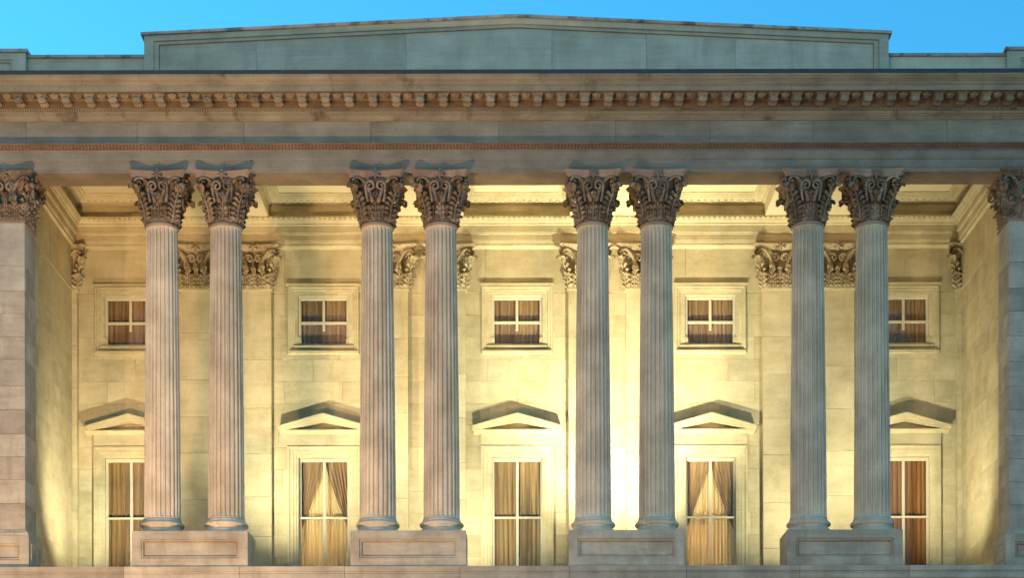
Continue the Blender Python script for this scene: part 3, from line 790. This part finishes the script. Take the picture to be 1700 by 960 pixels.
# ------------------------------------------------------------------ windows
def upper_window(X):
    wd = empty('window', building, (X, 0, 0))
    m = MB(); f = YB-0.07
    frame_sweep(m, -1.01, 1.01, 16.22, 18.16, [(0,YB),(0,f+0.02),(0.015,f),(0.06,f),(0.07,f+0.03),(0.13,f+0.03),(0.15,f+0.06),(0.22,f+0.075),(0.225,f+0.085),(0.255,f+0.095),(0.29,f+0.11),(0.29,YB+0.30)])
    o = m.build('surround', 'wall', wd); fixnormals(o)
    m = MB(); m.box(-1.03, 1.03, f-0.012, YB, 18.16, 18.19); m.box(-1.05, 1.05, f-0.025, YB, 18.19, 18.225); m.build('window_cornice', 'wall', wd)
    m = MB(); m.box(-0.86, 0.86, f+0.03, YB+0.3, 16.40, 16.47); m.box(-0.98, 0.98, f-0.03, YB, 16.27, 16.31); m.build('sill', 'wall', wd)
    yg = YB+0.10
    m = MB(); frame_sweep(m, -0.72, 0.72, 16.47, 17.87, [(0,yg-0.05),(0.055,yg-0.05),(0.06,yg-0.03),(0.075,yg-0.03),(0.075,yg+0.03)]); o = m.build('sash_frame', 'paint', wd); fixnormals(o)
    m = MB(); m.box(-0.036, 0.036, yg-0.035, yg+0.02, 16.92, 17.80); m.build('mullion', 'paint', wd)
    m = MB(); m.box(-0.65, -0.036, yg-0.04, yg+0.02, 17.11, 17.175); m.box(0.036, 0.65, yg-0.04, yg+0.02, 17.11, 17.175); m.build('transom', 'paint', wd)
    for a, c, e, h in ((-0.645,-0.036,17.175,17.795),(0.036,0.645,17.175,17.795),(-0.645,-0.001,16.545,17.11),(0.001,0.645,16.545,17.11)):
        MB().box(a, c, yg, yg+0.006, e, h).build('pane', 'glass', wd)
    # little scrolled feet of the frame
    for s in (-1, 1):
        m = MB(); m.prism_y([(s*0.72,16.47),(s*0.60,16.47),(s*0.60,16.52),(s*0.635,16.56),(s*0.635,16.66),(s*0.66,16.70),(s*0.72,16.72)], yg-0.09, yg-0.052); o = m.build('frame_foot', 'wall', wd); fixnormals(o)
    return wd
def tall_window(X):
    wd = empty('window', building, (X, 0, 0)); f = YB-0.12
    m = MB()
    frame_sweep(m, -1.03, 1.03, ZF, 13.60, [(0,YB),(0,f+0.01),(0.01,f),(0.055,f),(0.065,f+0.025),(0.09,f+0.03),(0.09,f+0.045),(0.17,f+0.045),(0.18,f+0.065),(0.255,f+0.07),(0.26,f+0.09),(0.31,f+0.10),(0.315,YB+0.02),(0.315,YB+0.30)], True)
    o = m.build('surround', 'wall', wd); fixnormals(o)
    MB().box(-1.03, 1.03, f+0.03, YB, 13.612, 13.93).build('lintel', 'wall', wd)
    # pediment hood
    W = 1.27; yf = YB-0.28
    m = MB(); m.prism_x([(YB,13.93),(f,13.93),(f-0.02,13.95),(f-0.06,13.955),(f-0.10,13.975),(yf+0.06,13.98),(yf+0.04,14.0),(yf+0.04,14.03),(YB,14.03)], -W+0.04, W-0.04)
    o = m.build('pediment_cornice', 'wall', wd); fixnormals(o)
    m = MB()
    for zl, zh, y in ((0.0, 0.20, yf+0.02), (0.085, 0.205, yf-0.02), (0.15, 0.21, yf-0.05)):
        m.prism_y([(-W,14.03+zl*0.05),(-W+0.0,14.035+zh*0.4),(0,14.27+zh),(W,14.035+zh*0.4),(W,14.03+zl*0.05),(W-0.28+zl,14.032+zl*0.6),(0,14.265+zl),(-W+0.28-zl,14.032+zl*0.6)], y, YB)
    o = m.build('raking_cornice', 'wall', wd); fixnormals(o)
    m = MB(); m.prism_y([(-W+0.3,14.03),(W-0.3,14.03),(0,14.3)], YB-0.03, YB); m.build('tympanum', 'wall', wd)
    yg = YB+0.15
    m = MB(); frame_sweep(m, -0.74, 0.74, ZF, 13.28, [(0,yg-0.05),(0.06,yg-0.05),(0.065,yg-0.03),(0.085,yg-0.03),(0.085,yg+0.03)], True); o = m.build('sash_frame', 'paint', wd); fixnormals(o)
    MB().box(-0.038, 0.038, yg-0.04, yg+0.02, ZF, 13.2).build('mullion', 'paint', wd)
    for a, c in ((-0.68, -0.038), (0.038, 0.68)):
        MB().box(a, c, yg-0.05, yg+0.02, 11.56, 11.615).build('transom', 'paint', wd)
        for e, h in ((ZF, 11.56), (11.615, 13.2)): MB().box(a, c, yg, yg+0.006, e, h).build('pane', 'glass', wd)
    return wd
for X in BAYS: upper_window(X)
for X in BAYS: tall_window(X)

# ------------------------------------------------------------------ curtains
def curtain(X, u0, u1, z0, z1, y, folds, amp, mat, label, group, edge=None, seed=0):
    """pleated cloth with a small heading; edge(z) can move the inner edge (tied-back drapes)"""
    rnd = random.Random(seed); nu, nz = folds*6, 14
    ph = [rnd.uniform(-0.6, 0.6) for _ in range(folds+2)]
    vs, fs = [], []
    for j in range(nz+1):
        q = j/nz; z = z0 + (z1-z0)*q
        a, c = u0, u1
        if edge: a, c = edge(u0, u1, q)
        for i in range(nu+1):
            t = i/nu; k = int(t*folds); d = amp*sin(2*pi*folds*t + ph[k]*0.5 + 0.5*sin(q*4+k)) * (1.0 - 0.5*(q > 0.95))
            vs.append((a + (c-a)*t, y + d, z))
    for j in range(nz):
        for i in range(nu): fs.append((j*(nu+1)+i, j*(nu+1)+i+1, (j+1)*(nu+1)+i+1, (j+1)*(nu+1)+i))
    m = MB(); m.add(vs, fs)
    if mat != 'sheer': m.add([(x_, y_+0.006, z_) for x_, y_, z_ in vs], [tuple(reversed(f)) for f in fs])
    m.box(u0, u1, y-amp-0.012, y-amp*0.2, z1-0.075, z1-0.055)
    o = m.build('curtain', mat, None, True, (X, 0, 0)); tag(o, label, 'curtain', group); return o
yc = YB+0.27
SIDE = ['left', 'right']
WN = ['leftmost', 'second from left', 'central', 'second from right', 'rightmost']
def tie_left(u0, u1, q):   # drape hung from the whole head, drawn to the left jamb
    k = min(1, max(0, (q-0.52)/0.45)); return (u0, u0 + 0.09 + (u1-u0-0.09)*k**0.85)
def tie_right(u0, u1, q):
    k = min(1, max(0, (q-0.52)/0.45)); return (u1 - 0.09 - (u1-u0-0.09)*k**0.85, u1)
for i, X in enumerate(BAYS):
    for s in (0, 1):
        u0, u1 = ((-0.76, 0.0), (0.0, 0.76))[s]
        curtain(X, u0, u1, 16.40, 17.95, YB+0.165, 7, 0.014, 'drape_beige', f'{SIDE[s]} brown curtain in the {WN[i]} small square upper window', 'upper window curtains', None, 10*i+s)
for i, X in enumerate(BAYS):
    for s in (0, 1):
        u0, u1 = ((-0.80, 0.0), (0.0, 0.80))[s]
        if i in (1, 3):
            curtain(X, u0, u1, ZF-0.2, 13.30, yc+0.14, 8, 0.03, 'sheer', f'{SIDE[s]} glowing cream sheer in the {WN[i]} tall window', 'sheers in the tall windows', None, 100+10*i+s)
            curtain(X, u0, u1, ZF-0.2, 13.30, yc, 7, 0.03, 'drape_brown', f'{SIDE[s]} brown drape drawn aside in the {WN[i]} tall window', 'drapes in the tall windows', (tie_left, tie_right)[s], 200+10*i+s)
        else:
            mt, wd_ = {0: ('drape_brown', 'brown'), 2: ('drape_tan', 'tan'), 4: ('drape_rust', 'rust brown')}[i]
            curtain(X, u0, u1, ZF-0.2, 13.30, yc, 6, 0.04, mt, f'{SIDE[s]} {wd_} closed curtain in the {WN[i]} tall window', 'drapes in the tall windows', None, 300+10*i+s)

# ------------------------------------------------------------------ floodlights
def floodlight(loc, target, power, label, color=(1.0, 0.76, 0.38), size=R(150), blend=1.0, radius=0.12, group='portico floodlights', up=0.22):
    f = empty('floodlight', None, loc)
    tag(f, label, 'floodlight', group)
    d = (Vector(target) - Vector(loc)); q = d.to_track_quat('-Z', 'Y')
    h = MB()   # housing opens towards local -z
    h.loops([[(-0.20,-0.15,0.02),(0.20,-0.15,0.02),(0.20,0.15,0.02),(-0.20,0.15,0.02)], [(-0.21,-0.16,0.0),(0.21,-0.16,0.0),(0.21,0.16,0.0),(-0.21,0.16,0.0)], [(-0.21,-0.16,0.05),(0.21,-0.16,0.05),(0.21,0.16,0.05),(-0.21,0.16,0.05)], [(-0.12,-0.08,0.2),(0.12,-0.08,0.2),(0.12,0.08,0.2),(-0.12,0.08,0.2)]])
    n = len(h.v); h.f.append((n-4,n-3,n-2,n-1))
    hs = h.build('housing', 'housing', f, False, (0, 0, up)); hs.rotation_mode = 'QUATERNION'; hs.rotation_quaternion = q
    l = MB(); l.add([(-0.19,-0.14,0.012),(0.19,-0.14,0.012),(0.19,0.14,0.012),(-0.19,0.14,0.012)], [(0,3,2,1)])
    ls = l.build('lens', 'lens', f, False, (0, 0, up)); ls.rotation_mode = 'QUATERNION'; ls.rotation_quaternion = q
    y = MB(); y.box(-0.25,-0.22,-0.03,0.03,0.0,up+0.03); y.box(0.22,0.25,-0.03,0.03,0.0,up+0.03); y.box(-0.25,0.25,-0.03,0.03,0.0,0.03)
    yo_ = y.build('yoke', 'housing', f); yo_.rotation_euler.z = math.atan2(d.y, d.x) - pi/2
    L_ = bpy.data.lights.new('floodlight_lamp', 'SPOT'); L_.energy = power; L_.color = color; L_.spot_size = size; L_.spot_blend = blend; L_.shadow_soft_size = radius
    lo = bpy.data.objects.new('lamp', L_); COL.objects.link(lo); lo.parent = f
    lo.location = Vector((0, 0, up)) + d.normalized()*0.06; lo.rotation_mode = 'QUATERNION'; lo.rotation_quaternion = q
    return f

YL = 1.15
for X, Y, up, p, tx, ty, tz, sz, lab in (
        (-9.9, 1.7, 0.22, 600, -12.5, 4.8, 13.2, 90, 'black floodlight on the portico floor behind the left corner pier'),
        (-7.6, YL, 0.22, 1100, -5.4, YB, 14.6, 80, 'black floodlight behind the leftmost pedestal'),
        (-1.17, 1.5, 0.22, 760, -1.4, YB, 14.4, 112, 'black floodlight on the portico floor left of the central window'),
        (2.75, YL, 0.22, 2900, 2.95, YB, 15.6, 82, 'black floodlight behind the pedestal right of the central window'),
        (8.05, YL, 0.22, 640, 7.6, YB, 15.0, 104, 'black floodlight behind the rightmost pedestal'),
        (9.9, 1.7, 0.22, 520, 12.5, 4.7, 14.6, 96, 'black floodlight on the portico floor behind the right corner pier')):
    floodlight((X, Y, ZF), (tx, ty, tz), p, lab, (1.0, 0.95, 0.64), R(sz), 1.0, 0.04, up=up)
floodlight((-11.0, -15.0, 0.0), (-9.5, 0.0, 12.0), 8200, 'black floodlight on the ground in front of the left bays', (1.0, 0.62, 0.30), R(80), 1.0, 0.8, 'ground floodlights')
floodlight((3.0, -15.0, 0.0), (4.0, 0.0, 21.0), 900, 'black floodlight on the ground in front of the right bays', (1.0, 0.66, 0.40), R(95), 0.8, 0.8, 'ground floodlights')

# added masts out of view, put in to warm the attic and portico shadows
for X, Y, p, tgt, lab in ((-24.0, -50.0, 9000, (-5.0, 0.0, 17.5), 'left'), (20.0, -54.0, 3400, (3.0, 0.0, 18.5), 'right')):
    ma = MB(); ma.lathe([(0.30,0),(0.30,0.08),(0.16,0.12),(0.14,1.0),(0.11,1.05),(0.07,8.46),(0.16,8.47),(0.16,8.5)], 16)
    mo = ma.build('fill_light_mast', 'housing', None, True, (X, Y, 0)); tag(mo, f'tall grey mast added for fill light on the {lab} of the forecourt', 'mast', 'added fill-light masts')
    floodlight((X, Y, 8.5), tgt, p, f'added fill floodlight on top of the {lab} forecourt mast', (1.0, 0.64, 0.34), R(60), 0.9, 0.25, 'added fill floodlights')

# ------------------------------------------------------------------ lamps in the two lit rooms
for X, nm in ((-5.5, 'second from left'), (5.5, 'second from right')):
    t = empty('standing_lamp', None, (X-0.25, 6.7, 8.96)); tag(t, f'shaded standing lamp lit behind the sheers of the {nm} tall window', 'lamp', 'lamps in the lit rooms')
    MB().lathe([(0.16,0),(0.16,0.02),(0.03,0.05),(0.02,0.1),(0.02,1.9)], 16).build('stem', 'housing', t)
    sh = MB(); sh.lathe([(0.28,1.75),(0.18,2.15)], 20, cap=False); sh.build('lamp_shade', 'sheer', t)
    L_ = bpy.data.lights.new('room_lamp', 'POINT'); L_.energy = 130; L_.color = (1.0, 0.74, 0.38); L_.shadow_soft_size = 0.08
    lo = bpy.data.objects.new('bulb', L_); COL.objects.link(lo); lo.parent = t; lo.location = (0, 0, 1.98)
